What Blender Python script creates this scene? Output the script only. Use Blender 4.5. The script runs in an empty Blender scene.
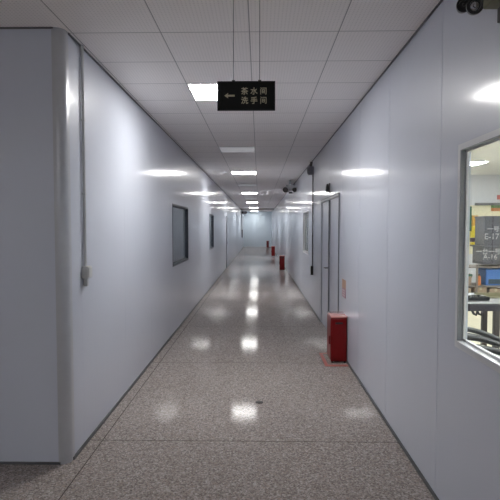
import bpy, bmesh, math, random
from mathutils import Vector, Matrix
random.seed(4)
C = bpy.context.scene.collection
PI = math.pi

# ------------------------------------------------------------------ materials
MATS = {}
def mat(name, col, rough=0.5, spec=0.5, metal=0.0, bump=None, emit=None, coat=0.0):
    if name in MATS: return MATS[name]
    m = bpy.data.materials.new(name); m.use_nodes = True
    nt = m.node_tree; b = nt.nodes['Principled BSDF']
    b.inputs['Base Color'].default_value = (*col, 1)
    b.inputs['Roughness'].default_value = rough
    b.inputs['Specular IOR Level'].default_value = spec
    b.inputs['Metallic'].default_value = metal
    b.inputs['Coat Weight'].default_value = coat
    b.inputs['Coat Roughness'].default_value = 0.08
    if emit:
        b.inputs['Emission Color'].default_value = (*emit[0], 1)
        b.inputs['Emission Strength'].default_value = emit[1]
    # every surface gets a faint procedural variation of its colour
    tc = nt.nodes.new('ShaderNodeTexCoord')
    n = nt.nodes.new('ShaderNodeTexNoise'); n.inputs['Scale'].default_value = bump[0] if bump else 14
    n.inputs['Detail'].default_value = 3
    nt.links.new(tc.outputs['Object'], n.inputs['Vector'])
    mx = nt.nodes.new('ShaderNodeMix'); mx.data_type = 'RGBA'
    mx.inputs[6].default_value = (*[c*0.93 for c in col], 1)
    mx.inputs[7].default_value = (*[min(1, c*1.05) for c in col], 1)
    nt.links.new(n.outputs['Fac'], mx.inputs[0])
    nt.links.new(mx.outputs[2], b.inputs['Base Color'])
    if bump:
        bp = nt.nodes.new('ShaderNodeBump'); bp.inputs['Strength'].default_value = bump[1]
        bp.inputs['Distance'].default_value = 0.002
        nt.links.new(n.outputs['Fac'], bp.inputs['Height']); nt.links.new(bp.outputs['Normal'], b.inputs['Normal'])
    MATS[name] = m
    return m

def panel_mat():
    """glossy coated steel sandwich panel: slightly wavy so reflections of the lamps smear"""
    m = bpy.data.materials.new('coated_panel'); m.use_nodes = True
    nt = m.node_tree; L = nt.links.new; b = nt.nodes['Principled BSDF']
    b.inputs['Base Color'].default_value = (*PANEL_COL, 1)
    b.inputs['Roughness'].default_value = 0.42; b.inputs['Specular IOR Level'].default_value = 0.5
    b.inputs['Coat Weight'].default_value = 0.65; b.inputs['Coat Roughness'].default_value = PANEL_ROUGH
    tc = nt.nodes.new('ShaderNodeTexCoord')
    mp = nt.nodes.new('ShaderNodeMapping'); mp.inputs['Scale'].default_value = (1, 1, 0.25)
    L(tc.outputs['Object'], mp.inputs['Vector'])
    n = nt.nodes.new('ShaderNodeTexNoise'); n.inputs['Scale'].default_value = 7; n.inputs['Detail'].default_value = 2
    L(mp.outputs['Vector'], n.inputs['Vector'])
    n2 = nt.nodes.new('ShaderNodeTexNoise'); n2.inputs['Scale'].default_value = 60; n2.inputs['Detail'].default_value = 2
    L(tc.outputs['Object'], n2.inputs['Vector'])
    ad = nt.nodes.new('ShaderNodeMath'); ad.operation = 'MULTIPLY_ADD'; ad.inputs[1].default_value = 0.03
    L(n2.outputs['Fac'], ad.inputs[0]); L(n.outputs['Fac'], ad.inputs[2])
    bp = nt.nodes.new('ShaderNodeBump'); bp.inputs['Strength'].default_value = 0.22; bp.inputs['Distance'].default_value = 0.004
    L(ad.outputs[0], bp.inputs['Height']); L(bp.outputs['Normal'], b.inputs['Normal']); L(bp.outputs['Normal'], b.inputs['Coat Normal'])
    n3 = nt.nodes.new('ShaderNodeTexNoise'); n3.inputs['Scale'].default_value = 1.3; n3.inputs['Detail'].default_value = 4
    L(tc.outputs['Object'], n3.inputs['Vector'])
    mx = nt.nodes.new('ShaderNodeMix'); mx.data_type = 'RGBA'
    mx.inputs[6].default_value = (*[c*0.96 for c in PANEL_COL], 1); mx.inputs[7].default_value = (*[c*1.03 for c in PANEL_COL], 1)
    L(n3.outputs['Fac'], mx.inputs[0]); L(mx.outputs[2], b.inputs['Base Color'])
    return m

def terrazzo_mat():
    m = bpy.data.materials.new('terrazzo'); m.use_nodes = True
    nt = m.node_tree; L = nt.links.new; b = nt.nodes['Principled BSDF']
    tc = nt.nodes.new('ShaderNodeTexCoord')
    def chips(scale, dark, mid, light):
        v = nt.nodes.new('ShaderNodeTexVoronoi'); v.inputs['Scale'].default_value = scale
        L(tc.outputs['Object'], v.inputs['Vector'])
        r = nt.nodes.new('ShaderNodeValToRGB'); r.color_ramp.interpolation = 'CONSTANT'
        e = r.color_ramp.elements
        e[0].position = 0; e[0].color = (*dark, 1); e[1].position = 0.22; e[1].color = (*mid, 1)
        for p, c in ((0.42, tuple(x*1.25 for x in mid)), (0.58, tuple(x*0.78 for x in mid)), (0.72, (mid[0]*1.12, mid[1]*1.0, mid[2]*0.92)), (0.84, light)):
            q = e.new(p); q.color = (*c, 1)
        sp = nt.nodes.new('ShaderNodeSeparateColor'); L(v.outputs['Color'], sp.inputs[0]); L(sp.outputs[0], r.inputs[0])
        return r, v
    a, va = chips(95, (0.14, 0.115, 0.106), (0.315, 0.279, 0.262), (0.55, 0.505, 0.48))
    c, vc = chips(220, (0.18, 0.155, 0.145), (0.32, 0.286, 0.272), (0.49, 0.455, 0.435))
    mx = nt.nodes.new('ShaderNodeMix'); mx.data_type = 'RGBA'; mx.inputs[0].default_value = 0.45
    L(a.outputs[0], mx.inputs[6]); L(c.outputs[0], mx.inputs[7])
    n = nt.nodes.new('ShaderNodeTexNoise'); n.inputs['Scale'].default_value = 0.9; n.inputs['Detail'].default_value = 5
    L(tc.outputs['Object'], n.inputs['Vector'])
    mr = nt.nodes.new('ShaderNodeMapRange'); mr.inputs[3].default_value = 0.85; mr.inputs[4].default_value = 1.03
    L(n.outputs['Fac'], mr.inputs[0])
    mu = nt.nodes.new('ShaderNodeMix'); mu.data_type = 'RGBA'; mu.blend_type = 'MULTIPLY'; mu.inputs[0].default_value = 1
    L(mx.outputs[2], mu.inputs[6]); L(mr.outputs[0], mu.inputs[7])
    # joint strips laid in the terrazzo
    sx = nt.nodes.new('ShaderNodeSeparateXYZ'); L(tc.outputs['Object'], sx.inputs[0])
    def line(sock, period, offs, half):
        s = nt.nodes.new('ShaderNodeMath'); s.operation = 'SUBTRACT'; L(sock, s.inputs[0]); s.inputs[1].default_value = offs
        if period:
            p = nt.nodes.new('ShaderNodeMath'); p.operation = 'PINGPONG'; L(s.outputs[0], p.inputs[0]); p.inputs[1].default_value = period/2
            s = p
        else:
            q = nt.nodes.new('ShaderNodeMath'); q.operation = 'ABSOLUTE'; L(s.outputs[0], q.inputs[0]); s = q
        l = nt.nodes.new('ShaderNodeMath'); l.operation = 'LESS_THAN'; L(s.outputs[0], l.inputs[0]); l.inputs[1].default_value = half
        return l
    l1 = line(sx.outputs[1], 2.2, 3.72, 0.0045); l2 = line(sx.outputs[0], 0, -1.19, 0.004)
    mxm = nt.nodes.new('ShaderNodeMath'); mxm.operation = 'MAXIMUM'; L(l1.outputs[0], mxm.inputs[0]); L(l2.outputs[0], mxm.inputs[1])
    fm = nt.nodes.new('ShaderNodeMix'); fm.data_type = 'RGBA'; L(mxm.outputs[0], fm.inputs[0])
    L(mu.outputs[2], fm.inputs[6]); fm.inputs[7].default_value = (0.10, 0.085, 0.076, 1)
    L(fm.outputs[2], b.inputs['Base Color'])
    rr = nt.nodes.new('ShaderNodeMapRange'); rr.inputs[3].default_value = 0.07; rr.inputs[4].default_value = 0.10
    L(n.outputs['Fac'], rr.inputs[0]); L(rr.outputs[0], b.inputs['Coat Roughness']); b.inputs['Roughness'].default_value = 0.5
    b.inputs['Specular IOR Level'].default_value = 0.0; b.inputs['Coat Weight'].default_value = 0.72; b.inputs['Coat IOR'].default_value = 1.10
    nb = nt.nodes.new('ShaderNodeTexNoise'); nb.inputs['Scale'].default_value = 5; nb.inputs['Detail'].default_value = 2
    L(tc.outputs['Object'], nb.inputs['Vector'])
    bp = nt.nodes.new('ShaderNodeBump'); bp.inputs['Strength'].default_value = 0.08; bp.inputs['Distance'].default_value = 0.003
    L(nb.outputs['Fac'], bp.inputs['Height']); L(bp.outputs['Normal'], b.inputs['Normal']); L(bp.outputs['Normal'], b.inputs['Coat Normal'])
    return m

def ceiling_mat():
    """0.6 m ceiling tiles with a fine ribbed, perforated face"""
    m = bpy.data.materials.new('ceiling_tile'); m.use_nodes = True
    nt = m.node_tree; L = nt.links.new; b = nt.nodes['Principled BSDF']
    b.inputs['Roughness'].default_value = 0.55; b.inputs['Specular IOR Level'].default_value = 0.4
    tc = nt.nodes.new('ShaderNodeTexCoord'); sx = nt.nodes.new('ShaderNodeSeparateXYZ'); L(tc.outputs['Object'], sx.inputs[0])
    def M(op, a, bb=None):
        n = nt.nodes.new('ShaderNodeMath'); n.operation = op
        for i, v in enumerate((a, bb)):
            if v is None: continue
            if isinstance(v, (int, float)): n.inputs[i].default_value = v
            else: L(v, n.inputs[i])
        return n.outputs[0]
    jx = M('LESS_THAN', M('PINGPONG', M('SUBTRACT', sx.outputs[0], -0.065), 0.3), 0.0035)
    jy = M('LESS_THAN', M('PINGPONG', M('SUBTRACT', sx.outputs[1], 3.43), 0.3), 0.0045)
    joint = M('MAXIMUM', jx, jy)
    px = M('PINGPONG', sx.outputs[0], 0.012); py = M('PINGPONG', sx.outputs[1], 0.012)
    d = M('SQRT', M('ADD', M('MULTIPLY', px, px), M('MULTIPLY', py, py)))
    hole = M('LESS_THAN', d, 0.0048)
    c1 = nt.nodes.new('ShaderNodeMix'); c1.data_type = 'RGBA'; L(hole, c1.inputs[0])
    c1.inputs[6].default_value = (*CEIL_COL, 1); c1.inputs[7].default_value = (*[c*0.82 for c in CEIL_COL], 1)
    c2 = nt.nodes.new('ShaderNodeMix'); c2.data_type = 'RGBA'; L(joint, c2.inputs[0])
    L(c1.outputs[2], c2.inputs[6]); c2.inputs[7].default_value = (*[c*0.42 for c in CEIL_COL], 1)
    L(c2.outputs[2], b.inputs['Base Color'])
    return m

def glass_mat(name='window_glass', tint=(0.93, 0.96, 0.96)):
    m = bpy.data.materials.new(name); m.use_nodes = True
    nt = m.node_tree; L = nt.links.new
    for n in list(nt.nodes):
        if n.type == 'BSDF_PRINCIPLED': nt.nodes.remove(n)
    out = [n for n in nt.nodes if n.type == 'OUTPUT_MATERIAL'][0]
    t = nt.nodes.new('ShaderNodeBsdfTransparent'); t.inputs[0].default_value = (*tint, 1)
    g = nt.nodes.new('ShaderNodeBsdfGlossy'); g.inputs['Roughness'].default_value = 0.02
    f = nt.nodes.new('ShaderNodeFresnel'); f.inputs[0].default_value = 1.45
    ge = nt.nodes.new('ShaderNodeNewGeometry')
    fm = nt.nodes.new('ShaderNodeMix'); fm.inputs[3].default_value = 0.0      # only the outer face of the pane mirrors
    L(ge.outputs['Backfacing'], fm.inputs[0]); L(f.outputs[0], fm.inputs[2])
    mx = nt.nodes.new('ShaderNodeMixShader')
    L(fm.outputs[0], mx.inputs[0]); L(t.outputs[0], mx.inputs[1]); L(g.outputs[0], mx.inputs[2]); L(mx.outputs[0], out.inputs[0])
    return m

PANEL_COL = (0.612, 0.645, 0.722); PANEL_ROUGH = 0.13
CEIL_COL = (0.93, 0.888, 0.868)
M_PANEL = panel_mat(); M_FLOOR = terrazzo_mat(); M_CEIL = ceiling_mat(); M_GLASS = glass_mat()
M_SEAM = mat('dark_seam', (0.13, 0.135, 0.15), 0.6)
M_CEDGE = mat('ceiling_edge', (0.17, 0.17, 0.18), 0.6)
M_SEALSHADE = mat('door_seal_and_shade', (0.15, 0.155, 0.17), 0.5)
M_TRACK = mat('floor_track', (0.10, 0.105, 0.11), 0.5)
M_ALU = mat('aluminium', (0.50, 0.515, 0.54), 0.3, 0.5, 0.25)
M_WIN = mat('window_white_paint', (0.70, 0.71, 0.725), 0.32)
M_REVEAL = mat('shaded_window_reveal', (0.28, 0.30, 0.32), 0.45)  # shade on the reveal, turned from the lamps, put into its colour
M_WDARK = mat('dark_window_frame', (0.045, 0.055, 0.075), 0.4)
M_GREYPL = mat('grey_conduit_plastic', (0.52, 0.535, 0.54), 0.4)
M_LGREY = mat('light_grey_plastic', (0.55, 0.56, 0.55), 0.4)
M_BLACK = mat('black_plastic', (0.010, 0.010, 0.011), 0.3)
M_BOARD = mat('black_sign_face', (0.004, 0.004, 0.004), 0.4, 0.15)
M_GOLD = mat('dull_gold_lettering', (0.46, 0.42, 0.29), 0.45)
M_RED = mat('red_gloss_paint', (0.16, 0.002, 0.003), 0.35, 0.25, coat=0.1)
M_REDLT = mat('red_lid_glare', (0.66, 0.30, 0.27), 0.2, 0.6, coat=0.6)  # lamp glare on the glossy red lid put into its paler colour
M_TAPE = mat('red_floor_tape', (0.38, 0.07, 0.05), 0.35)
M_DRED = mat('dark_red', (0.10, 0.003, 0.004), 0.4)
M_OFF = mat('dim_diffuser', (0.92, 0.92, 0.93), 0.35, emit=((0.95, 0.97, 1.0), 0.09))  # faint glow added so these panels show paler than the ceiling
LAMP = 26.0
M_LIT = mat('lit_diffuser', (0.9, 0.9, 0.9), 0.4, emit=((1.0, 0.985, 0.965), LAMP))
M_LITW = mat('lit_diffuser_workshop', (0.9, 0.9, 0.9), 0.4, emit=((0.98, 1.0, 1.0), 60.0))
M_FRAME = mat('lamp_rim', (0.7, 0.7, 0.7), 0.4)
M_WALLW = mat('workshop_white_wall', (0.74, 0.745, 0.79), 0.6)
M_CREAM = mat('workshop_cream_band', (0.86, 0.80, 0.58), 0.55)
M_WFLOOR = mat('workshop_cream_floor', (0.62, 0.56, 0.42), 0.35, bump=(5, 0.1))
M_WCEIL = mat('workshop_ceiling', (0.78, 0.78, 0.78), 0.7)
M_STEEL = mat('dark_painted_steel', (0.055, 0.045, 0.042), 0.45)
M_BENCHTOP = mat('grey_bench_top', (0.10, 0.095, 0.092), 0.4)
M_CRATE = mat('charcoal_crate', (0.085, 0.085, 0.10), 0.5)
M_CHALK = mat('white_chalk', (0.45, 0.45, 0.46), 0.8)
M_BLUE = mat('blue_plastic', (0.05, 0.15, 0.42), 0.4)
M_YELLOW = mat('yellow_paint', (0.75, 0.62, 0.06), 0.4)
M_ORANGE = mat('orange_paint', (0.62, 0.20, 0.05), 0.45)
M_GREEN = mat('green_paint', (0.05, 0.16, 0.10), 0.45)
M_RUBBER = mat('black_rubber', (0.018, 0.02, 0.02), 0.35)
M_CARTON = mat('brown_carton', (0.34, 0.25, 0.18), 0.7)
M_RACK = mat('brown_rack_steel', (0.20, 0.17, 0.15), 0.5)
M_PINK = mat('red_notice', (0.60, 0.16, 0.14), 0.5)
M_OLIVE = mat('khaki_housing', (0.17, 0.16, 0.085), 0.45)
M_LENS = mat('lens_reflector', (0.42, 0.42, 0.45), 0.12, 0.6, 0.8)
M_STRING = mat('dark_hanging_rod', (0.10, 0.095, 0.095), 0.5)

# ------------------------------------------------------------------ mesh helpers
def box(bm, x0, x1, y0, y1, z0, z1, mi=0):
    vs = [bm.verts.new((x, y, z)) for x in (x0, x1) for y in (y0, y1) for z in (z0, z1)]
    for f in ((0, 1, 3, 2), (4, 6, 7, 5), (0, 4, 5, 1), (2, 3, 7, 6), (0, 2, 6, 4), (1, 5, 7, 3)):
        bm.faces.new([vs[i] for i in f]).material_index = mi

def bbox(bm, x0, x1, y0, y1, z0, z1, r=0.004, seg=2, mi=0):
    """bevelled box"""
    t = bmesh.new(); box(t, x0, x1, y0, y1, z0, z1, mi)
    bmesh.ops.recalc_face_normals(t, faces=t.faces)
    bmesh.ops.bevel(t, geom=list(t.edges), offset=r, segments=seg, profile=0.5, affect='EDGES', clamp_overlap=True)
    for f in t.faces: f.material_index = mi
    merge(bm, t)

def merge(bm, t):
    me = bpy.data.meshes.new('tmp'); t.to_mesh(me); t.free(); bm.from_mesh(me); bpy.data.meshes.remove(me)

def frame_to(a, b):
    d = (Vector(b) - Vector(a)); q = d.to_track_quat('Z', 'Y'); return d.length, q

def cyl(bm, a, b, r, r2=None, n=20, cap=True):
    l, q = frame_to(a, b); r2 = r if r2 is None else r2
    mtx = Matrix.Translation((Vector(a)+Vector(b))/2) @ q.to_matrix().to_4x4()
    bmesh.ops.create_cone(bm, cap_ends=cap, segments=n, radius1=r, radius2=r2, depth=l, matrix=mtx)

def lathe(bm, a, axis, prof, n=24):
    """prof: list of (t along axis, radius)"""
    q = Vector(axis).to_track_quat('Z', 'Y').to_matrix().to_4x4(); mtx = Matrix.Translation(a) @ q
    rings = []
    for t, r in prof:
        if r < 1e-5: rings.append([bm.verts.new(mtx @ Vector((0, 0, t)))])
        else: rings.append([bm.verts.new(mtx @ Vector((r*math.cos(2*PI*k/n), r*math.sin(2*PI*k/n), t))) for k in range(n)])
    for A, B in zip(rings, rings[1:]):
        for k in range(n):
            k2 = (k+1) % n
            if len(A) == 1 and len(B) == 1: continue
            if len(A) == 1: bm.faces.new((A[0], B[k2], B[k]))
            elif len(B) == 1: bm.faces.new((A[k], A[k2], B[0]))
            else: bm.faces.new((A[k], A[k2], B[k2], B[k]))

def tube(bm, pts, r, n=10):
    pts = [Vector(p) for p in pts]; rings = []
    up = Vector((0.13, 0.21, 1)).normalized()
    for i, p in enumerate(pts):
        d = (pts[min(i+1, len(pts)-1)] - pts[max(i-1, 0)]).normalized()
        u = d.cross(up)
        if u.length < 1e-4: u = d.cross(Vector((1, 0, 0)))
        u.normalize(); v = d.cross(u)
        rings.append([bm.verts.new(p + r*(math.cos(2*PI*k/n)*u + math.sin(2*PI*k/n)*v)) for k in range(n)])
    for A, B in zip(rings, rings[1:]):
        for k in range(n): bm.faces.new((A[k], A[(k+1) % n], B[(k+1) % n], B[k]))
    bm.faces.new(rings[0]); bm.faces.new(rings[-1])

def obj(name, bm, m, parent=None, smooth=False, loc=None):
    bmesh.ops.recalc_face_normals(bm, faces=bm.faces)
    me = bpy.data.meshes.new(name); bm.to_mesh(me); bm.free()
    for x in (m if isinstance(m, (list, tuple)) else [m]): me.materials.append(x)
    if smooth:
        for p in me.polygons: p.use_smooth = True
        try: me.set_sharp_from_angle(angle=math.radians(40))
        except Exception: pass
    o = bpy.data.objects.new(name, me); C.objects.link(o)
    if parent: o.parent = parent
    if loc: o.location = loc
    return o

def tag(o, label=None, cat=None, group=None, kind=None):
    if label: o['label'] = label
    if cat: o['category'] = cat
    if group: o['group'] = group
    if kind: o['kind'] = kind
    return o

def thing(name, label, cat, loc=(0, 0, 0), group=None, kind=None, rotz=0):
    o = bpy.data.objects.new(name, None); C.objects.link(o); o.location = loc; o.rotation_euler.z = rotz
    o.empty_display_size = 0.1
    return tag(o, label, cat, group, kind)

def dup(root, loc, label, group=None, rotz=None):
    r = root.copy(); C.objects.link(r); r.location = loc; r['label'] = label
    if rotz is not None: r.rotation_euler.z = rotz
    if group: r['group'] = group
    for ch in list(root.children):
        c = ch.copy(); C.objects.link(c); c.parent = r
        for g in list(ch.children):
            d = g.copy(); C.objects.link(d); d.parent = c
    return r

def text_bm(s, size, extrude=0.001, offset=0.0):
    cu = bpy.data.curves.new('lettering', 'FONT'); cu.body = s; cu.size = size; cu.extrude = extrude; cu.offset = offset
    cu.align_x = 'CENTER'; cu.align_y = 'CENTER'; cu.resolution_u = 3
    o = bpy.data.objects.new('lettering', cu); C.objects.link(o)
    bpy.context.view_layer.update()
    me = bpy.data.meshes.new_from_object(o.evaluated_get(bpy.context.evaluated_depsgraph_get()))
    bpy.data.objects.remove(o); bpy.data.curves.remove(cu)
    bm = bmesh.new(); bm.from_mesh(me); bpy.data.meshes.remove(me)
    return bm

def stand_up(bm, center, scale=(1, 1, 1), face='-Y'):
    """lay text (made in XY) onto an upright face looking to -Y or -X"""
    xs = [v.co.x for v in bm.verts]; ys = [v.co.y for v in bm.verts]
    cx, cy = (min(xs)+max(xs))/2, (min(ys)+max(ys))/2
    for v in bm.verts:
        x, y, z = (v.co.x-cx)*scale[0], (v.co.y-cy)*scale[1], v.co.z
        if face == '-Y': v.co = Vector((center[0]+x, center[1]-z, center[2]+y))
        else: v.co = Vector((center[0]-z, center[1]-x, center[2]+y))
    return bm

# ------------------------------------------------------------------ room dimensions
CAMZ = 1.62; H = 2.935; XL, XR = -1.296, 1.06; YF, YE = 3.33, 42.0; T = 0.05
from mathutils import Euler
RM = Euler((math.radians(90)-math.atan(22.7/500), 0, math.atan(9/500))).to_matrix()
def sight(px, py, y):
    d = RM @ Vector(((px-250)/500, (250-py)/500, -1)); return d*(y/d.y)
def at(px, y): return sight(px, 250, y).x
def zz(py, y, px=483): return CAMZ+sight(px, py, y).z

BACK, WEST = -4.2, -6.0

def subtract(rects, o):
    out = []
    for (a, b, c, d) in rects:
        oa, ob, oc, od = o
        if ob <= a or oa >= b or od <= c or oc >= d: out.append((a, b, c, d)); continue
        if oa > a: out.append((a, oa, c, d))
        if ob < b: out.append((ob, b, c, d))
        m0, m1 = max(a, oa), min(b, ob)
        if oc > c: out.append((m0, m1, c, oc))
        if od < d: out.append((m0, m1, od, d))
    return out

def panel_wall(name, front, back, y0, y1, seams, holes, g=0.0016):
    bm = bmesh.new()
    s = [y0] + [q for q in seams if y0+0.1 < q < y1-0.1] + [y1]
    for a, b in zip(s, s[1:]):
        aa = a + (g if a != y0 else 0); bb = b - (g if b != y1 else 0)
        rects = [(aa, bb, 0, H)]
        for h in holes: rects = subtract(rects, h)
        for (p, q, r, t) in rects: box(bm, min(front, back), max(front, back), p, q, r, t)
    sg = 1 if back > front else -1
    for q in s[1:-1]:
        rects = [(q-g, q+g, 0, H)]
        for h in holes: rects = subtract(rects, h)
        for (p, r, z0, z1) in rects:
            a, b = front+sg*0.006, back
            box(bm, min(a, b), max(a, b), p, r, z0, z1, 1)
    return tag(obj(name, bm, [M_PANEL, M_SEAM]), kind='structure')

LW = [(7.5, 9.1, 1.05, 1.95), (13.1, 14.25, 1.05, 1.95)]        # left windows y0 y1 z0 z1
LD = (19.7, 20.7, 0.0, 2.05)                                     # left door
RW = [(1.35, 2.66, 1.01, 2.025), (10.75, 12.0, 1.05, 1.96)]     # right windows
RD = (6.62, 8.52, 0.0, 2.07)                                     # right double door
P = 1.18
panel_wall('wall_left', XL, XL-T, YF+0.06, YE, [3.62+P*k for k in range(0, 33)], LW+[LD], 0.0007)
panel_wall('wall_right', XR, XR+T, BACK, YE, [2.96+P*k for k in range(-6, 33)], RW+[RD], 0.0035)
bm = bmesh.new(); box(bm, WEST, XL-0.06, YF, YF+T, 0, H); tag(obj('wall_front', bm, M_PANEL), kind='structure')
bm = bmesh.new(); box(bm, WEST-T, WEST, BACK, YF+T, 0, H); tag(obj('wall_west', bm, M_PANEL), kind='structure')
bm = bmesh.new(); box(bm, WEST-T, XR+T, BACK-T, BACK, 0, H); tag(obj('wall_back', bm, M_PANEL), kind='structure')
bm = bmesh.new(); box(bm, XL-T, XR+T, YE, YE+T, 0, H); tag(obj('wall_end', bm, mat('end_wall_paint', (0.43, 0.50, 0.55), 0.3)), kind='structure')
bm = bmesh.new(); box(bm, WEST-T, XR+T, BACK-T, YE+T, -0.1, 0); tag(obj('floor', bm, M_FLOOR), kind='structure')
bm = bmesh.new(); box(bm, WEST-T, XR+T, BACK-T, YE+T, H, H+0.05); tag(obj('ceiling', bm, M_CEIL), kind='structure')

# rounded aluminium corner post between the two left walls
bm = bmesh.new(); R = 0.06; cx, cy = XL-R, YF+R; n = 14
pts = [(cx-0.012, YF-0.004)] + [(cx+(R+0.004)*math.sin(a), cy-(R+0.004)*math.cos(a)) for a in [k*PI/2/n for k in range(n+1)]] + [(XL+0.004, cy+0.03)]
pts2 = [(cx-0.012, YF+0.02)] + [(cx+(R-0.02)*math.sin(a), cy-(R-0.02)*math.cos(a)) for a in [k*PI/2/n for k in range(n+1)]] + [(XL-0.02, cy+0.03)]
lo = [bm.verts.new((x, y, 0)) for x, y in pts+pts2[::-1]]; hi = [bm.verts.new((x, y, H)) for x, y in pts+pts2[::-1]]
for k in range(len(lo)):
    k2 = (k+1) % len(lo); bm.faces.new((lo[k], lo[k2], hi[k2], hi[k]))
bm.faces.new(lo); bm.faces.new(hi)
tag(obj('trim_1', bm, M_ALU, smooth=True), kind='structure')

# dark floor tracks and ceiling angles
def track(name, x0, x1, y0, y1, z0, z1, m, gaps=()):
    bm = bmesh.new()
    ys = [y0]
    for a, b in gaps: ys += [a, b]
    ys.append(y1)
    for a, b in zip(ys[::2], ys[1::2]): box(bm, x0, x1, a, b, z0, z1)
    tag(obj(name, bm, m), kind='structure')
track('baseboard_left', XL, XL+0.012, YF+0.06, YE, 0, 0.022, M_TRACK, [(LD[0], LD[1])])
track('baseboard_right', XR-0.012, XR, BACK, YE, 0, 0.022, M_TRACK, [(RD[0], RD[1])])
track('baseboard_front', WEST, XL-0.06, YF-0.010, YF, 0, 0.015, M_TRACK)
track('trim_2', XL, XL+0.010, YF+0.09, YE, H-0.010, H, M_CEDGE)
track('trim_3', XR-0.010, XR, BACK, YE, H-0.010, H, M_CEDGE)
track('trim_7', XL, XR, 35.0, 35.12, H-0.08, H, mat('brown_ceiling_bar', (0.20, 0.17, 0.15), 0.5))
track('trim_4', WEST, XL-0.06, YF-0.010, YF, H-0.010, H, M_CEDGE)

# ------------------------------------------------------------------ windows
def window(name, wx, sg, y0, y1, z0, z1, flange_m, reveal_m, fl=0.026, recess=0.034, inner=0.022, glass=None):
    """sg: +1 the wall body lies towards +X of face wx, -1 towards -X"""
    t = bpy.data.objects.new(name, None); C.objects.link(t); t.location = (wx, (y0+y1)/2, z0); tag(t, kind='structure')
    ox, oy, oz = t.location
    def B(bm, xa, xb, a, b, c, d, mi=0):
        x0, x1 = sorted((sg*xa, sg*xb)); box(bm, x0, x1, a-oy, b-oy, c-oz, d-oz, mi)
    bm = bmesh.new()
    for (a, b, c, d) in ((y0-fl, y0, z0-fl, z1+fl), (y1, y1+fl, z0-fl, z1+fl), (y0, y1, z0-fl, z0), (y0, y1, z1, z1+fl)):
        B(bm, -0.005, 0.0, a, b, c, d)
    obj('window_frame', bm, flange_m, t)
    bm = bmesh.new(); w = 0.004
    for (a, b, c, d) in ((y0, y0+w, z0, z1), (y1-w, y1, z0, z1), (y0, y1, z1-w, z1)):
        B(bm, -0.005, recess, a, b, c, d)
    obj('window_reveal', bm, reveal_m, t)
    bm = bmesh.new(); B(bm, -0.012, recess, y0, y1, z0, z0+0.008)
    obj('window_sill', bm, flange_m, t)
    bm = bmesh.new()
    for (a, b, c, d) in ((y0+w, y0+inner, z0+0.008, z1-w), (y1-inner, y1-w, z0+0.008, z1-w), (y0+inner, y1-inner, z0+0.008, z0+0.008+inner*0.8), (y0+inner, y1-inner, z1-w-inner*0.6, z1-w)):
        B(bm, recess, recess+0.014, a, b, c, d)
    obj('glazing_bead', bm, flange_m, t)
    bm = bmesh.new(); B(bm, recess+0.004, recess+0.010, y0+inner*0.6, y1-inner*0.6, z0+0.008, z1-w)
    obj('glass_pane', bm, glass or M_GLASS, t)
    return t
window('window_1', XR, 1, *RW[0], M_WIN, M_REVEAL, fl=0.030, recess=0.023, inner=0.014)
window('window_2', XL, -1, *LW[0], M_WDARK, M_WDARK)
window('window_3', XL, -1, *LW[1], M_WDARK, M_WDARK)
window('window_4', XR, 1, *RW[1], M_WIN, M_WIN, glass=glass_mat('grey_tint_glass', (0.50, 0.52, 0.54)))  # grey tint added to hold down the bright workshop behind this pane

# ------------------------------------------------------------------ doors
def lever(bm, x, y, z, sx, sy):
    bbox(bm, min(x, x+sx*0.008), max(x, x+sx*0.008), y-0.02, y+0.02, z-0.09, z+0.06, 0.003)
    cyl(bm, (x, y, z+0.02), (x+sx*0.06, y, z+0.02), 0.009, n=12)
    tube(bm, [(x+sx*0.055, y, z+0.02), (x+sx*0.06, y+sy*0.05, z+0.02), (x+sx*0.055, y+sy*0.13, z+0.016)], 0.009, 10)

def door(name, wx, sg, y0, y1, z1, leaves):
    t = bpy.data.objects.new(name, None); C.objects.link(t); t.location = (wx, (y0+y1)/2, 0); tag(t, kind='structure')
    oy = t.location.y
    bm = bmesh.new(); w = 0.035
    for (a, b, c, d) in ((y0, y0+w, 0, z1), (y1-w, y1, 0, z1), (y0+w, y1-w, z1-w, z1)):
        x0, x1 = sorted((sg*-0.006, sg*0.05)); bbox(bm, x0, x1, a-oy, b-oy, c, d, 0.003)
    obj('door_frame', bm, M_ALU_DOOR, t)
    bm = bmesh.new(); box(bm, *sorted((sg*(-0.015 if leaves == 2 else -0.035), 0)), y0-0.008-oy, y0+0.004-oy, 0, z1+0.004); box(bm, *sorted((sg*-0.012, 0)), y0+0.004-oy, y1+0.006-oy, z1-0.002, z1+0.006)
    obj('frame_shade_strip', bm, M_SEALSHADE, t)  # dark strip added where the near side of the frame lies in shade
    L = (y1-y0-2*w)/leaves
    for k in range(leaves):
        a = y0+w+k*L; b = a+L; bm = bmesh.new()
        x0, x1 = sorted((sg*0.008, sg*0.046))
        bbox(bm, x0, x1, a+0.005-oy, b-0.005-oy, 0.008, z1-w-0.005, 0.004)
        lf = obj('door_leaf', bm, M_PANEL, t)
        bm = bmesh.new(); box(bm, *sorted((sg*(-0.014 if leaves == 2 and k == 0 else 0.02), sg*0.044)), b-0.006-oy, b+0.004-oy, 0.008, z1-w-0.006)
        obj('door_seal', bm, M_SEALSHADE, lf)
        if k == leaves-1:
            bm = bmesh.new(); lever(bm, sg*0.008, a+0.07-oy, 0.98, -sg, 1)
            obj('door_handle', bm, M_STEEL, lf, smooth=True)
        if leaves == 2 and k == 0:
            bm = bmesh.new(); box(bm, *sorted((sg*0.012, sg*0.044)), a-0.005-oy, a+0.005-oy, 0.008, z1-w-0.006)
            obj('door_seal', bm, M_SEALSHADE, lf)
    return t
M_ALU_DOOR = mat('door_frame_metal', (0.40, 0.42, 0.46), 0.28)
door('door_1', XR, 1, RD[0], RD[1], RD[3], 2)
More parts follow.
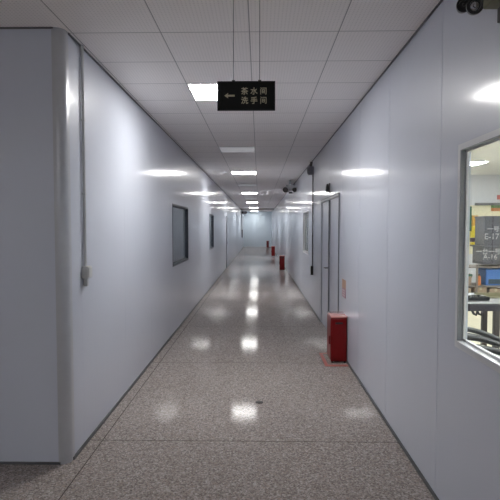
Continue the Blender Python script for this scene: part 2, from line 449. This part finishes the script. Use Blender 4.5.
door('door_2', XL, -1, LD[0], LD[1], LD[3], 1)

# ------------------------------------------------------------------ ceiling lights, one 0.6 m tile each, every other one lit
def make_light(name, lit, label, group, loc, m=None):
    t = thing(name, label, 'ceiling light', loc, group)
    bm = bmesh.new(); a = 0.297; w = 0.012
    for (x0, x1, y0, y1) in ((-a, -a+w, -a, a), (a-w, a, -a, a), (-a+w, a-w, -a, -a+w), (-a+w, a-w, a-w, a)):
        box(bm, x0, x1, y0, y1, -0.006, 0)
    obj('light_frame', bm, M_FRAME, t)
    bm = bmesh.new(); box(bm, -a+w, a-w, -a+w, a-w, -0.004, 0)
    obj('diffuser', bm, m or (M_LIT if lit else M_OFF), t)
    return t
LX = -0.365; ords = ['second', 'third', 'fourth', 'fifth', 'sixth']
first_lit = first_off = None; li = oi = 0
for k in range(11):
    y = 4.93 + 3.6*k; lit = k % 2 == 0
    if lit:
        if k == 0: lab = 'brightly lit square ceiling light panel just left of the hanging black sign'
        elif k == 10: lab = 'lit square ceiling light panel nearest the far end wall'
        else:
            lab = '%s lit square ceiling light panel along the corridor, counting from the hanging sign' % ords[li-1]
        li += 1
        if first_lit is None: first_lit = make_light('ceiling_light', True, lab, 'lit ceiling light panels', (LX, y, H))
        else: dup(first_lit, (LX, y, H), lab)
    else:
        if oi == 0: lab = 'dim square ceiling light panel just beyond the hanging black sign'
        else: lab = '%s dim square ceiling light panel along the corridor, counting from the hanging sign' % ords[oi-1]
        oi += 1
        if first_off is None: first_off = make_light('ceiling_light', False, lab, 'dim ceiling light panels', (LX, y, H))
        else: dup(first_off, (LX, y, H), lab)
# unseen lamps added in the lobby behind the camera to light the near wall
for (x, y, lab) in ((LX, -2.27, 'added unseen lit square ceiling light panel behind the camera by the back wall'),
                    (-5.17, -2.36, 'added unseen lit square ceiling light panel in the lobby left of the camera')):
    dup(first_lit, (x, y, H), lab)

# ------------------------------------------------------------------ hanging sign
SY = 2.6
sg = thing('hanging_sign', 'black hanging direction sign with dull gold arrow and Chinese lettering', 'sign', (-0.066, SY, 2.216))
bm = bmesh.new(); bbox(bm, -0.148, 0.148, -0.009, 0.009, 0.003, 0.151, 0.002)
board = obj('sign_panel', bm, M_BOARD, sg)
bm = bmesh.new()
for z in (0.0065, 0.1475): box(bm, -0.147, 0.147, -0.0105, -0.0085, z-0.0025, z+0.0025)
for x in (-0.1455, 0.1455): box(bm, x-0.0025, x+0.0025, -0.0105, -0.0085, 0.001, 0.15)
obj('sign_rim', bm, mat('black_rim', (0.006, 0.006, 0.006), 0.4, 0.2), sg)
for x in (-0.066, 0.069):
    bm = bmesh.new(); cyl(bm, (x, 0, 0.148), (x, 0, H-2.216), 0.0014, n=8)
    bbox(bm, x-0.008, x+0.008, -0.006, 0.006, 0.146, 0.158, 0.002)
    obj('hanging_rod', bm, M_STRING, sg)
bm = bmesh.new()
ar = [(-0.112, 0.077), (-0.092, 0.0905), (-0.0945, 0.0815), (-0.059, 0.0815), (-0.059, 0.0725), (-0.0945, 0.0725), (-0.092, 0.0635)]
A = [bm.verts.new((x, -0.0105, z)) for x, z in ar]; Bv = [bm.verts.new((x, -0.0085, z)) for x, z in ar]
bm.faces.new(A); bm.faces.new(Bv[::-1])
for k in range(len(ar)): bm.faces.new((A[k], A[(k+1) % 7], Bv[(k+1) % 7], Bv[k]))
obj('arrow', bm, M_GOLD, sg)
for s, z in (('茶水间', 0.1005), ('洗手间', 0.0535)):
    for k, ch in enumerate(s):
        b2 = stand_up(text_bm(ch, 0.038, 0.0008, 0.0005), (-0.008+0.048*k, -0.0095, z), (0.98, 1.0, 1))
        obj('character', b2, M_GOLD, sg)

# ------------------------------------------------------------------ red extinguisher boxes
def make_ext(loc, label):
    t = thing('extinguisher_box', label, 'fire extinguisher box', loc, 'red fire extinguisher boxes along the right wall')
    w, d, h = 0.19, 0.34, 0.545
    bm = bmesh.new()
    bbox(bm, -w/2, w/2, 0, d, 0.018, h, 0.008, 3)
    obj('cabinet_body', bm, M_RED, t, smooth=True)
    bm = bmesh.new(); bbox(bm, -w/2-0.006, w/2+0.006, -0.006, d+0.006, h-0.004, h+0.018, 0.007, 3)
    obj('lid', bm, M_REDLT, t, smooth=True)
    bm = bmesh.new(); bbox(bm, -w/2+0.012, w/2-0.012, -0.004, 0.004, 0.045, h-0.02, 0.003)
    dr = obj('side_panel', bm, M_RED, t)
    bm = bmesh.new(); bbox(bm, -0.045, 0.045, -0.0075, -0.003, h-0.078, h-0.055, 0.002)
    obj('vent_slot', bm, M_BLACK, dr)
    bm = bmesh.new(); bbox(bm, -w/2-0.004, -w/2+0.004, 0.015, d-0.015, 0.045, h-0.02, 0.003)
    dl = obj('door', bm, M_RED, t)
    bm = bmesh.new(); bbox(bm, -w/2-0.018, -w/2-0.003, 0.03, 0.045, 0.22, 0.32, 0.003)
    obj('door_pull', bm, M_DRED, dl)
    for x in (-w/2+0.02, w/2-0.02):
        for y in (0.02, d-0.02):
            bm = bmesh.new(); cyl(bm, (x, y, 0), (x, y, 0.02), 0.013, n=12); obj('foot', bm, M_BLACK, t)
    return t
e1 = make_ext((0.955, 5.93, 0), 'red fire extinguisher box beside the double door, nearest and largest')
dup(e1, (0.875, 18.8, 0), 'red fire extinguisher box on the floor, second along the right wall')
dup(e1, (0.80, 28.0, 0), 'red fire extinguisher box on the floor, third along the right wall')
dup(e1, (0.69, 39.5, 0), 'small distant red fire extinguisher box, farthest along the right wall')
bm = bmesh.new(); z1 = 0.002
for (x0, x1, y0, y1) in ((0.775, 0.815, 5.86, 6.40), (0.815, 1.045, 5.78, 5.845), (0.775, 0.815, 5.78, 5.86), (0.815, 1.045, 6.36, 6.40)):
    box(bm, x0, x1, y0, y1, 0.0002, z1)
tag(obj('floor_tape', bm, M_TAPE), 'worn red tape outline on the floor round the nearest extinguisher box', 'floor tape')
sn = thing('wall_notice', 'small orange and red notice on right wall above the nearest extinguisher box', 'notice', (XR-0.003, 6.22, 0.75))
bm = bmesh.new(); box(bm, -0.001, 0.003, -0.13, 0.13, 0.11, 0.22); obj('upper_panel', bm, mat('notice_orange', (0.45, 0.27, 0.17), 0.5), sn)
bm = bmesh.new(); box(bm, -0.001, 0.003, -0.13, 0.13, 0.0, 0.11); obj('lower_panel', bm, mat('notice_red', (0.37, 0.20, 0.26), 0.5), sn)
bm = bmesh.new()
for k in range(3): box(bm, -0.002, 0.0, -0.10, 0.10, 0.02+0.03*k, 0.032+0.03*k)
obj('notice_stripes', bm, mat('notice_pale', (0.6, 0.5, 0.52), 0.5), sn)

# ------------------------------------------------------------------ surface conduits with their boxes
def conduit(name, label, x, y, ztop, zbot, sg, r=0.011, m=M_GREYPL, box_size=(0.05, 0.09, 0.10), bm_m=M_LGREY, side_m=None):
    t = thing(name, label, 'conduit', (x, y, zbot))
    bm = bmesh.new(); cyl(bm, (sg*(r+0.003), 0, 0), (sg*(r+0.003), 0, ztop-zbot), r, n=14); obj('pipe', bm, m, t, smooth=True)
    k = int((ztop-zbot)/0.7)
    for i in range(1, k+1):
        bm = bmesh.new(); z = i*(ztop-zbot)/(k+1)
        bbox(bm, *sorted((0, sg*(2*r+0.005))), -r-0.004, r+0.004, z-0.007, z+0.007, 0.002); obj('clip', bm, m, t)
    d, w, h = box_size; bm = bmesh.new(); bbox(bm, *sorted((0, sg*d)), -w/2, w/2, -h, 0.005, 0.006, 3)
    b = obj('outlet_box', bm, bm_m, t, smooth=True)
    bm = bmesh.new(); bbox(bm, *sorted((sg*d, sg*(d+0.006))), -w/2+0.008, w/2-0.008, -h+0.01, -0.006, 0.002)
    obj('face_plate', bm, side_m or bm_m, b)
    return t
c1 = conduit('wall_conduit', 'grey wall conduit from ceiling to socket box beside the rounded left corner', XL, 3.66, H, 1.33, 1, bm_m=M_LGREY, box_size=(0.048, 0.085, 0.085))
bm = bmesh.new(); bbox(bm, 0.004, 0.034, -0.018, 0.018, -0.145, -0.085, 0.005, 3); obj('plug', bm, M_GREYPL, c1)
conduit('wall_conduit', 'thin dark wall conduit left of the double door, below a junction box', XR, 9.8, 2.64, 0.86, -1, 0.010, M_STEEL, (0.05, 0.10, 0.17), M_BLACK, M_LGREY)
# junction box / sounder at ceiling height above that conduit
t = thing('junction_box', 'tall grey junction box high on the right wall below the ceiling', 'junction box', (XR, 9.8, 2.64))
bm = bmesh.new(); bbox(bm, -0.11, 0, -0.06, 0.06, 0.0, 0.16, 0.008, 2); obj('housing', bm, mat('purple_grey_plastic', (0.26, 0.25, 0.29), 0.45), t)
bm = bmesh.new(); cyl(bm, (-0.06, 0, 0.15), (-0.04, 0, 0.245), 0.028, n=16); obj('neck', bm, M_STEEL, t, smooth=True)
bm = bmesh.new(); bbox(bm, -0.125, -0.105, -0.045, 0.045, 0.02, 0.14, 0.006); obj('cover', bm, mat('dark_purple_grey', (0.17, 0.165, 0.19), 0.45), t)
# exit fixture above the double door
t = thing('door_lamp', 'small dark lamp on the wall above the double door', 'lamp', (XR+0.002, 7.57, 2.14))
bm = bmesh.new(); bbox(bm, -0.014, 0, -0.05, 0.05, 0, 0.14, 0.004); obj('back_plate', bm, M_STEEL, t)
bm = bmesh.new(); lathe(bm, (-0.035, 0, 0.01), (0, 0, 1), [(0, 0), (0, 0.018), (0.02, 0.028), (0.08, 0.024), (0.12, 0.012), (0.12, 0)]); obj('lamp_cover', bm, M_BLACK, t, smooth=True)

# ------------------------------------------------------------------ twin-head emergency lamps
def head(bm_out, bm_in, a, axis, r, ln):
    lathe(bm_out, a, axis, [(-ln, 0), (-ln, r*0.55), (-ln*0.8, r*0.8), (-ln*0.25, r), (0, r), (0.002, r*0.93), (0, r*0.66), (-0.010, r*0.62), (-0.010, 0)], 28)
    lathe(bm_in, a, axis, [(-0.009, r*0.62), (-0.004, r*0.45), (-0.004, 0.0)], 28)
    lathe(bm_in, a, axis, [(-0.004, r*0.26), (0.004, r*0.2), (0.006, 0)], 16)

t = thing('emergency_lamp', 'black round-headed twin lamp on khaki box high on the near right wall', 'emergency lamp', (XR+0.002, 2.2, 2.545))
bm = bmesh.new(); bbox(bm, -0.075, 0, -0.22, 0.075, 0.035, 0.26, 0.008, 3); bd = obj('housing', bm, M_OLIVE, t, smooth=True)
bm = bmesh.new(); bbox(bm, -0.078, -0.07, -0.12, 0.0, 0.10, 0.22, 0.003); obj('cover_plate', bm, M_OLIVE, bd)
for (hx, hy, hz, rr) in ((-0.098, 0.115, 0.064, 0.037), (-0.098, 0.24, 0.122, 0.034)):
    bo, bi = bmesh.new(), bmesh.new()
    head(bo, bi, (hx, hy-0.02, hz), (-0.22, -1, -0.12), rr, 0.06)
    cyl(bo, (hx, hy+0.02, hz+0.01), (hx+0.06, 0.07, hz+0.03), 0.009, n=10)
    ho = obj('lamp_head', bo, M_BLACK, t, smooth=True); obj('reflector', bi, M_LENS if hy < 0.2 else M_BLACK, ho, smooth=True)
bm = bmesh.new(); bbox(bm, -0.09, -0.02, -0.155, -0.095, -0.092, -0.03, 0.005, 2); pl = obj('power_plug', bm, M_BLACK, t)
bm = bmesh.new(); bbox(bm, -0.082, -0.04, -0.159, -0.153, -0.065, -0.04, 0.002); obj('plug_label', bm, M_LGREY, pl)
bm = bmesh.new(); tube(bm, [(-0.05, -0.13, -0.032), (-0.05, -0.132, 0.0), (-0.05, -0.12, 0.045)], 0.006); obj('cable', bm, M_BLACK, t)

t = thing('emergency_lamp', 'distant twin-headed black lamp at ceiling height by the right wall, midway along', 'emergency lamp', (0.86, 14.0, 2.56))
bm = bmesh.new(); bbox(bm, -0.10, 0.14, 0.0, 0.07, 0.09, 0.24, 0.008, 2); bbox(bm, 0.10, XR-0.86, 0.02, 0.05, 0.14, 0.18, 0.004)
obj('housing', bm, mat('grey_lamp_housing', (0.30, 0.30, 0.32), 0.45), t)
bm = bmesh.new(); cyl(bm, (0.0, 0.035, 0.23), (0.0, 0.035, H-2.56), 0.03, n=12); obj('ceiling_stem', bm, M_GREYPL, t)
for (hx, rr, ax) in ((-0.13, 0.075, (-0.5, -1, -0.2)), (0.13, 0.062, (0.5, -1, -0.2))):
    bo, bi = bmesh.new(), bmesh.new(); head(bo, bi, (hx, -0.03, 0.10), ax, rr, 0.10)
    ho = obj('lamp_head', bo, M_BLACK, t, smooth=True); obj('reflector', bi, M_STEEL, ho, smooth=True)
bm = bmesh.new(); bbox(bm, -0.03, 0.07, -0.02, 0.02, 0.0, 0.035, 0.006); obj('test_button', bm, M_BLACK, t)
bm = bmesh.new(); cyl(bm, (0.03, 0.0, 0.03), (0.03, 0.02, 0.10), 0.008, n=8); obj('bracket', bm, M_STEEL, t)

t = thing('emergency_lamp', 'far twin-headed lamp with hanging cable on the left wall near the end', 'emergency lamp', (XL-0.002, 37.5, 2.60))
bm = bmesh.new(); bbox(bm, 0, 0.36, -0.05, 0.05, 0.02, 0.22, 0.01, 2); obj('housing', bm, mat('mauve_grey_housing', (0.30, 0.27, 0.31), 0.5), t)
for hx in (0.02, 0.34):
    bo, bi = bmesh.new(), bmesh.new(); head(bo, bi, (hx, -0.09, 0.12), (0, -1, -0.2), 0.085, 0.1)
    ho = obj('lamp_head', bo, M_BLACK if hx < 0.1 else MATS['mauve_grey_housing'], t, smooth=True); obj('reflector', bi, M_STEEL, ho, smooth=True)
bm = bmesh.new(); tube(bm, [(0.02, 0, 0.03), (0.02, 0, -0.6), (0.02, 0, -1.15)], 0.02, 8); obj('cable', bm, M_GREYPL, t)
bm = bmesh.new(); bbox(bm, 0, 0.07, -0.06, 0.06, -1.75, -1.15, 0.01); obj('socket_strip', bm, M_STEEL, t)

# floor plug: dark oval disc
bm = bmesh.new(); lathe(bm, (0.005, 4.56, 0), (0, 0, 1), [(0.0003, 0.036), (0.004, 0.036), (0.007, 0.028), (0.006, 0.012), (0.008, 0.006), (0.008, 0)], 28)
tag(obj('floor_plug', bm, mat('dark_brown_plug', (0.022, 0.018, 0.016), 0.5), smooth=True), 'small dark round plug set in the terrazzo floor in mid corridor', 'floor plug')

# ------------------------------------------------------------------ rooms behind the glass
WX0, WX1, WY0, WY1 = XR+T, 7.2, 0.2, 12.7
def room(tagname, x0, x1, y0, y1, wall_m, floor_m, ceil_m, open_x0):
    bm = bmesh.new(); box(bm, x0, x1, y1, y1+T, 0, H); tag(obj('wall_%s_back' % tagname, bm, wall_m), kind='structure')
    bm = bmesh.new(); box(bm, x0, x1, y0-T, y0, 0, H); tag(obj('wall_%s_front' % tagname, bm, wall_m), kind='structure')
    bm = bmesh.new()
    if open_x0: box(bm, x1, x1+T, y0-T, y1+T, 0, H)
    else: box(bm, x0-T, x0, y0-T, y1+T, 0, H)
    tag(obj('wall_%s_side' % tagname, bm, wall_m), kind='structure')
    bm = bmesh.new(); box(bm, x0, x1, y0, y1, -0.1, 0); tag(obj('floor_%s' % tagname, bm, floor_m), kind='structure')
    bm = bmesh.new(); box(bm, x0, x1, y0, y1, H, H+T); tag(obj('ceiling_%s' % tagname, bm, ceil_m), kind='structure')
room('workshop', WX0, WX1, WY0, WY1, M_WALLW, M_WFLOOR, M_WCEIL, True)
room('store', -4.4, XL-T, 6.6, 21.5, M_WALLW, mat('store_floor', (0.3, 0.28, 0.27), 0.4), M_WCEIL, False)
bm = bmesh.new(); box(bm, WX0+0.6, WX1, WY1-0.012, WY1, 0.95, 2.17); tag(obj('trim_5', bm, M_CREAM), kind='structure')
bm = bmesh.new(); box(bm, at(475.5, 12.6), WX1, WY1-0.10, WY1-0.005, 2.17, 2.23); tag(obj('trim_6', bm, mat('grey_beam', (0.22, 0.22, 0.23), 0.5)), kind='structure')
wl = make_light('ceiling_light', True, 'lit ceiling light panel of the workshop seen through the right-hand window', 'workshop ceiling lights', (4.30, 10.45, H), M_LITW)
store_fill = make_light('ceiling_light', True, 'added unseen ceiling light panel of the far store room behind the left-hand corridor door', 'added store room ceiling lights', (-2.9, 19.1, H), mat('store_fill_diffuser', (0.9, 0.9, 0.9), 0.4, emit=((0.85, 0.92, 1.0), 9.0)))  # unseen lamp added to lighten the glass of the left windows
for (x, y, lab) in ((3.2, 6.2, 'added unseen workshop ceiling light panel nearer the window, over the dark workbench'), (5.8, 6.2, 'added unseen workshop ceiling light panel on the far side, out beyond the workbench'), (3.2, 2.6, 'added unseen workshop ceiling light panel directly across from the window'), (-2.9, 8.3, 'added unseen ceiling light panel of the room behind the first dark-framed window'), (-2.9, 13.7, 'added unseen ceiling light panel of the room behind the second dark-framed window')):  # out-of-view lamps added to brighten the workshop and the left glass
    dup(wl if x > 0 else store_fill, (x, y, H), lab, None if x > 0 else 'added store room ceiling lights')

# workbench
t = thing('workbench', 'dark steel workbench with grey top behind the right-hand window', 'workbench', (1.75, 4.85, 0))
bz = zz(303.5, 4.85)
bm = bmesh.new(); bbox(bm, 0, 2.3, 0, 0.8, bz-0.015, bz, 0.003); obj('bench_top', bm, M_BENCHTOP, t)
bm = bmesh.new()
for (p, q, u, v) in ((0, 2.3, 0.0, 0.05), (0, 2.3, 0.75, 0.8), (0, 0.05, 0.05, 0.75), (2.25, 2.3, 0.05, 0.75)): box(bm, p, q, u, v, bz-0.075, bz-0.015)
obj('top_rail', bm, mat('purple_black_steel', (0.035, 0.03, 0.04), 0.4), t)
for (x, y) in ((at(497.8, 4.88)-1.75, 0.03), (at(485.2, 5.46)-1.75, 0.60), (2.24, 0.03), (2.24, 0.6), (0.06, 0.03)):
    bm = bmesh.new(); bbox(bm, x-0.026, x+0.026, y-0.026, y+0.026, 0, bz-0.07, 0.004); obj('leg', bm, M_STEEL, t)
bm = bmesh.new()
for px in (474, 479): 
    x = at(px, 4.85)-1.75; tube(bm, [(x, 0.02, bz-0.07), (x+0.01, 0.0, bz-0.10), (x+0.03, -0.01, bz-0.11), (x+0.04, 0.0, bz-0.09)], 0.012)
obj('hook', bm, M_BLACK, t, smooth=True)
# things on the bench
t = thing('parts_tray', 'flat black tray of parts on the left end of the workbench', 'tray', (at(474, 5.15), 5.12, bz+0.001))
bm = bmesh.new(); bbox(bm, -0.1, 0.12, -0.08, 0.10, 0, 0.012, 0.003)
for (a, b, c, d) in ((-0.1, 0.12, -0.08, -0.07), (-0.1, 0.12, 0.09, 0.10), (-0.1, -0.09, -0.07, 0.09), (0.11, 0.12, -0.07, 0.09)): box(bm, a, b, c, d, 0.01, 0.035)
obj('tray_body', bm, M_BLACK, t)
for k, (x, y) in enumerate(((-0.05, 0), (0.02, 0.03), (0.07, -0.02))):
    bm = bmesh.new(); lathe(bm, (x, y, 0.012), (0, 0, 1), [(0, 0), (0, 0.022), (0.03, 0.022), (0.035, 0.012), (0.035, 0)], 14); obj('fitting', bm, M_STEEL, t, smooth=True)
t = thing('angle_bar', 'olive metal angle bar lying along the workbench top', 'bar', (at(482, 5.25), 5.25, bz+0.001))
bm = bmesh.new(); box(bm, -0.06, 0.7, -0.03, 0.03, 0, 0.008); box(bm, -0.06, 0.7, 0.022, 0.03, 0.008, 0.05); obj('bar_body', bm, mat('olive_metal', (0.25, 0.23, 0.13), 0.45), t)

# trolley with black hoses in front of the bench
t = thing('low_trolley', 'low pale grey trolley under the window holding black hoses', 'trolley', (2.05, 4.0, 0))
bm = bmesh.new(); bbox(bm, -0.55, 0.55, -0.75, 0.5, 0.47, 0.5, 0.006); obj('deck', bm, M_LGREY, t)
for x in (-0.5, 0.5):
    for y in (-0.7, 0.45):
        bm = bmesh.new(); bbox(bm, x-0.02, x+0.02, y-0.02, y+0.02, 0.1, 0.47, 0.003); lg = obj('leg', bm, M_STEEL, t)
        bm = bmesh.new(); cyl(bm, (x-0.015, y, 0.05), (x+0.015, y, 0.05), 0.05, n=18); obj('caster', bm, M_BLACK, lg, smooth=True)
hose_lab = ['black hose on the low trolley, topmost arching one', 'black hose on the low trolley, second from the top', 'black hose on the low trolley, middle of the heap',
            'black hose on the low trolley, lying nearest the window', 'black hose on the low trolley, lowest at the far side']
specs = [((1.58, 4.18), (2.42, 4.10), 0.79, 0.66, 0.022), ((1.60, 4.06), (2.40, 3.98), 0.74, 0.62, 0.024), ((1.54, 3.94), (2.36, 3.86), 0.69, 0.60, 0.024),
         ((1.45, 3.72), (2.3, 3.66), 0.65, 0.57, 0.024), ((1.60, 4.32), (2.45, 4.34), 0.70, 0.62, 0.022)]
for (a, b, zt, zb, r), lab in zip(specs, hose_lab):
    pts = []
    for k in range(25):
        u = k/24; ztop = zt+(zb-zt)*u
        pts.append((a[0]+(b[0]-a[0])*u, a[1]+(b[1]-a[1])*u+0.05*math.sin(u*5), 0.5+r+(ztop-0.5-r)*max(0, math.sin(PI*min(1, 0.35+u*0.75)))**0.8))
    # both ends come down to the deck
    pts = [(a[0]-0.06, a[1]-0.02, 0.5+r)] + [(a[0]-0.05, a[1]-0.01, (0.5+r+pts[0][2])/2)] + pts + [(b[0]+0.05, b[1], 0.5+r)]
    bm = bmesh.new(); tube(bm, pts, r, 12)
    tag(obj('rubber_hose', bm, M_RUBBER, smooth=True), lab, 'hose', 'black hoses on the low trolley')

# rack against the far side of the workshop
RY = 10.5
t = thing('storage_rack', 'brown steel rack carrying charcoal crates at the back of the workshop', 'rack', (4.20, RY, 0))
for z in (0.14, 0.40, 0.80):
    bm = bmesh.new(); bbox(bm, -0.02, 1.7, 0, 0.62, z-0.03, z, 0.003); obj('shelf', bm, M_RACK, t)
for x in (0.0, at(477.5, RY)-4.20, 1.16, 1.68):
    for y in (0.0, 0.62):
        bm = bmesh.new(); bbox(bm, x-0.018, x+0.018, y-0.018, y+0.018, 0, 0.84, 0.003); obj('post', bm, M_RACK, t)
def crate(label, x0, x1, y0, d, z0, z1, lines):
    t = thing('storage_crate', label, 'crate', ((x0+x1)/2, y0, z0), 'charcoal crates with white lettering')
    w = (x1-x0)/2; h = z1-z0
    bm = bmesh.new(); bbox(bm, -w, w, 0, d, 0, h, 0.008, 2); body = obj('crate_body', bm, M_CRATE, t)
    bm = bmesh.new(); bbox(bm, -w-0.012, w+0.012, -0.014, d+0.012, h-0.035, h, 0.005); obj('crate_rim', bm, M_CRATE, t)
    for s, lx, lz, size in lines:
        b2 = stand_up(text_bm(s, size, 0.001, 0.002), (lx-(x0+x1)/2, -0.003, lz-z0)); obj('lettering', b2, M_CHALK, t)
    for k in range(1, 3):
        bm = bmesh.new(); bbox(bm, -w, w, -0.008, 0.002, h*k/3-0.006, h*k/3+0.006, 0.002); obj('rib', bm, M_CRATE, t)
zs = [zz(y, RY) for y in (262, 247, 246.5, 218)]
crate('lower charcoal crate on the rack with two lines of white lettering', at(472.5, RY+0.54), 5.85, RY+0.04, 0.5, 0.842, zz(246, RY), [('一台一号', at(489, RY), zz(251.5, RY), 0.13), ('A-16', at(491, RY), zz(257, RY), 0.15)])
crate('upper charcoal crate stacked on the other, marked with E and digits', at(474.5, RY+0.54), 5.85, RY+0.06, 0.48, zz(246, RY)+0.001, zz(216, RY), [('一号', at(494, RY), zz(229, RY), 0.13), ('E-17', at(493, RY), zz(236.5, RY), 0.17)])
t = thing('plastic_bin', 'bright blue plastic bin on the lower rack shelf below the crates', 'bin', (at(487, RY)+0.285, RY+0.05, 0.401))
bm = bmesh.new(); bbox(bm, -0.27, 0.35, 0, 0.42, 0, 0.35, 0.01, 2); obj('bin_body', bm, M_BLUE, t)
bm = bmesh.new(); bbox(bm, -0.285, 0.365, -0.014, 0.43, 0.30, 0.335, 0.006); obj('bin_rim', bm, M_BLUE, t)
bm = bmesh.new(); bbox(bm, -0.22, 0.3, -0.010, 0.002, 0.03, 0.13, 0.004); obj('bin_front', bm, mat('dark_teal_plastic', (0.03, 0.06, 0.09), 0.4), t)
t = thing('green_tray', 'dark green shallow tray on the lower rack shelf at its left end', 'tray', (4.38, RY+0.05, 0.401))
bm = bmesh.new(); bbox(bm, -0.10, 0.10, 0, 0.3, 0.16, 0.24, 0.006); bbox(bm, -0.09, 0.09, 0.01, 0.29, 0.0, 0.16, 0.004); obj('tray_body', bm, [M_CARTON, M_GREEN], t)
bm = bmesh.new(); bbox(bm, -0.105, 0.105, -0.006, 0.305, 0.19, 0.235, 0.004); obj('tray_rim', bm, M_GREEN, t)
t = thing('orange_canister', 'narrow orange canister standing on the rack beside the blue bin', 'canister', (at(481.8, RY), RY+0.12, 0.401))
bm = bmesh.new(); lathe(bm, (0, 0, 0), (0, 0, 1), [(0, 0), (0, 0.045), (0.17, 0.045), (0.20, 0.03), (0.2, 0.0)], 20); obj('canister_body', bm, M_ORANGE, t, smooth=True)
bm = bmesh.new(); lathe(bm, (0, 0, 0.195), (0, 0, 1), [(0, 0), (0, 0.026), (0.04, 0.026), (0.04, 0)], 16); obj('cap', bm, M_BLACK, t, smooth=True)
for k, (x, w, h, lab) in enumerate(((4.36, 0.2, 0.20, 'brown carton on the bottom rack shelf, at the left end'), (4.66, 0.26, 0.22, 'brown carton on the bottom rack shelf, middle one'), (4.98, 0.26, 0.19, 'brown carton on the bottom rack shelf, right of the middle one'))):
    t = thing('carton', lab, 'carton', (x, RY+0.05, 0.141), 'brown cartons on the bottom shelf')
    bm = bmesh.new(); bbox(bm, -w/2, w/2, 0, 0.4, 0, h, 0.004); obj('carton_body', bm, M_CARTON, t)
    bm = bmesh.new(); box(bm, -0.025, 0.025, -0.001, 0.401, h-0.06, h+0.001); obj('packing_tape', bm, mat('pale_tape', (0.5, 0.42, 0.3), 0.3), t)
# things fixed to the workshop's back wall
WY = WY1-0.010
def wallbox(name, label, cat, px0, px1, py0, py1, d, parts):
    x0, x1 = at(px0, WY), at(px1, WY); z0, z1 = zz(py1, WY), zz(py0, WY)
    t = thing(name, label, cat, (x0, WY, z0))
    for (pn, a, b, m) in parts:
        bm = bmesh.new(); bbox(bm, 0, x1-x0, -d, 0, (z1-z0)*a, (z1-z0)*b, 0.006, 2); obj(pn, bm, m, t)
    return t
wallbox('green_cabinet', 'tall narrow dark green cabinet on the workshop back wall', 'cabinet', 465.6, 469, 206.5, 231, 0.12, [('cabinet_body', 0.06, 1, M_GREEN), ('cabinet_foot', 0, 0.06, M_STEEL)])
wallbox('yellow_cabinet', 'narrow yellow and orange cabinet on the wall behind the crates', 'cabinet', 469.6, 475, 215.5, 246, 0.14,
        [('upper_door', 0.66, 1.0, mat('amber_paint', (0.62, 0.36, 0.08), 0.45)), ('lower_door', 0.28, 0.65, M_YELLOW), ('dark_base', 0.14, 0.27, mat('dark_purple_paint', (0.06, 0.04, 0.08), 0.5)), ('pale_panel', 0.05, 0.13, M_YELLOW), ('skirting', 0, 0.045, M_STEEL)])
wallbox('wall_banner', 'orange and green wall banner above the charcoal crates', 'banner', 490, 506, 204.8, 211.2, 0.02, [('green_strip', 0.5, 1, mat('banner_green', (0.16, 0.26, 0.10), 0.5)), ('orange_strip', 0, 0.5, mat('banner_orange', (0.60, 0.24, 0.10), 0.5))])
wallbox('red_notice', 'small faded red notice high on the workshop back wall', 'notice', 496, 506, 195, 199.5, 0.012, [('notice_sheet', 0, 1, M_PINK)]).location.y = WY1+0.001

# ------------------------------------------------------------------ world, camera
w = bpy.data.worlds.new('World'); bpy.context.scene.world = w; w.use_nodes = True
w.node_tree.nodes['Background'].inputs[0].default_value = (0.6, 0.65, 0.75, 1); w.node_tree.nodes['Background'].inputs[1].default_value = 0.3
cam = bpy.data.cameras.new('camera'); co = bpy.data.objects.new('camera', cam); C.objects.link(co)
cam.sensor_width = 36; cam.lens = 36; cam.clip_start = 0.05; cam.clip_end = 200
co.location = (0, 0, CAMZ)
co.rotation_euler = (math.radians(90)-math.atan(22.7/500), 0, math.atan(9/500))
bpy.context.scene.camera = co
sc = bpy.context.scene
sc.view_settings.view_transform = 'Standard'; sc.view_settings.look = 'None'; sc.view_settings.exposure = 0.70; sc.view_settings.gamma = 1
sc.view_settings.use_curve_mapping = False
sc.cycles.max_bounces = 14; sc.cycles.diffuse_bounces = 8; sc.cycles.glossy_bounces = 8; sc.cycles.transparent_max_bounces = 12
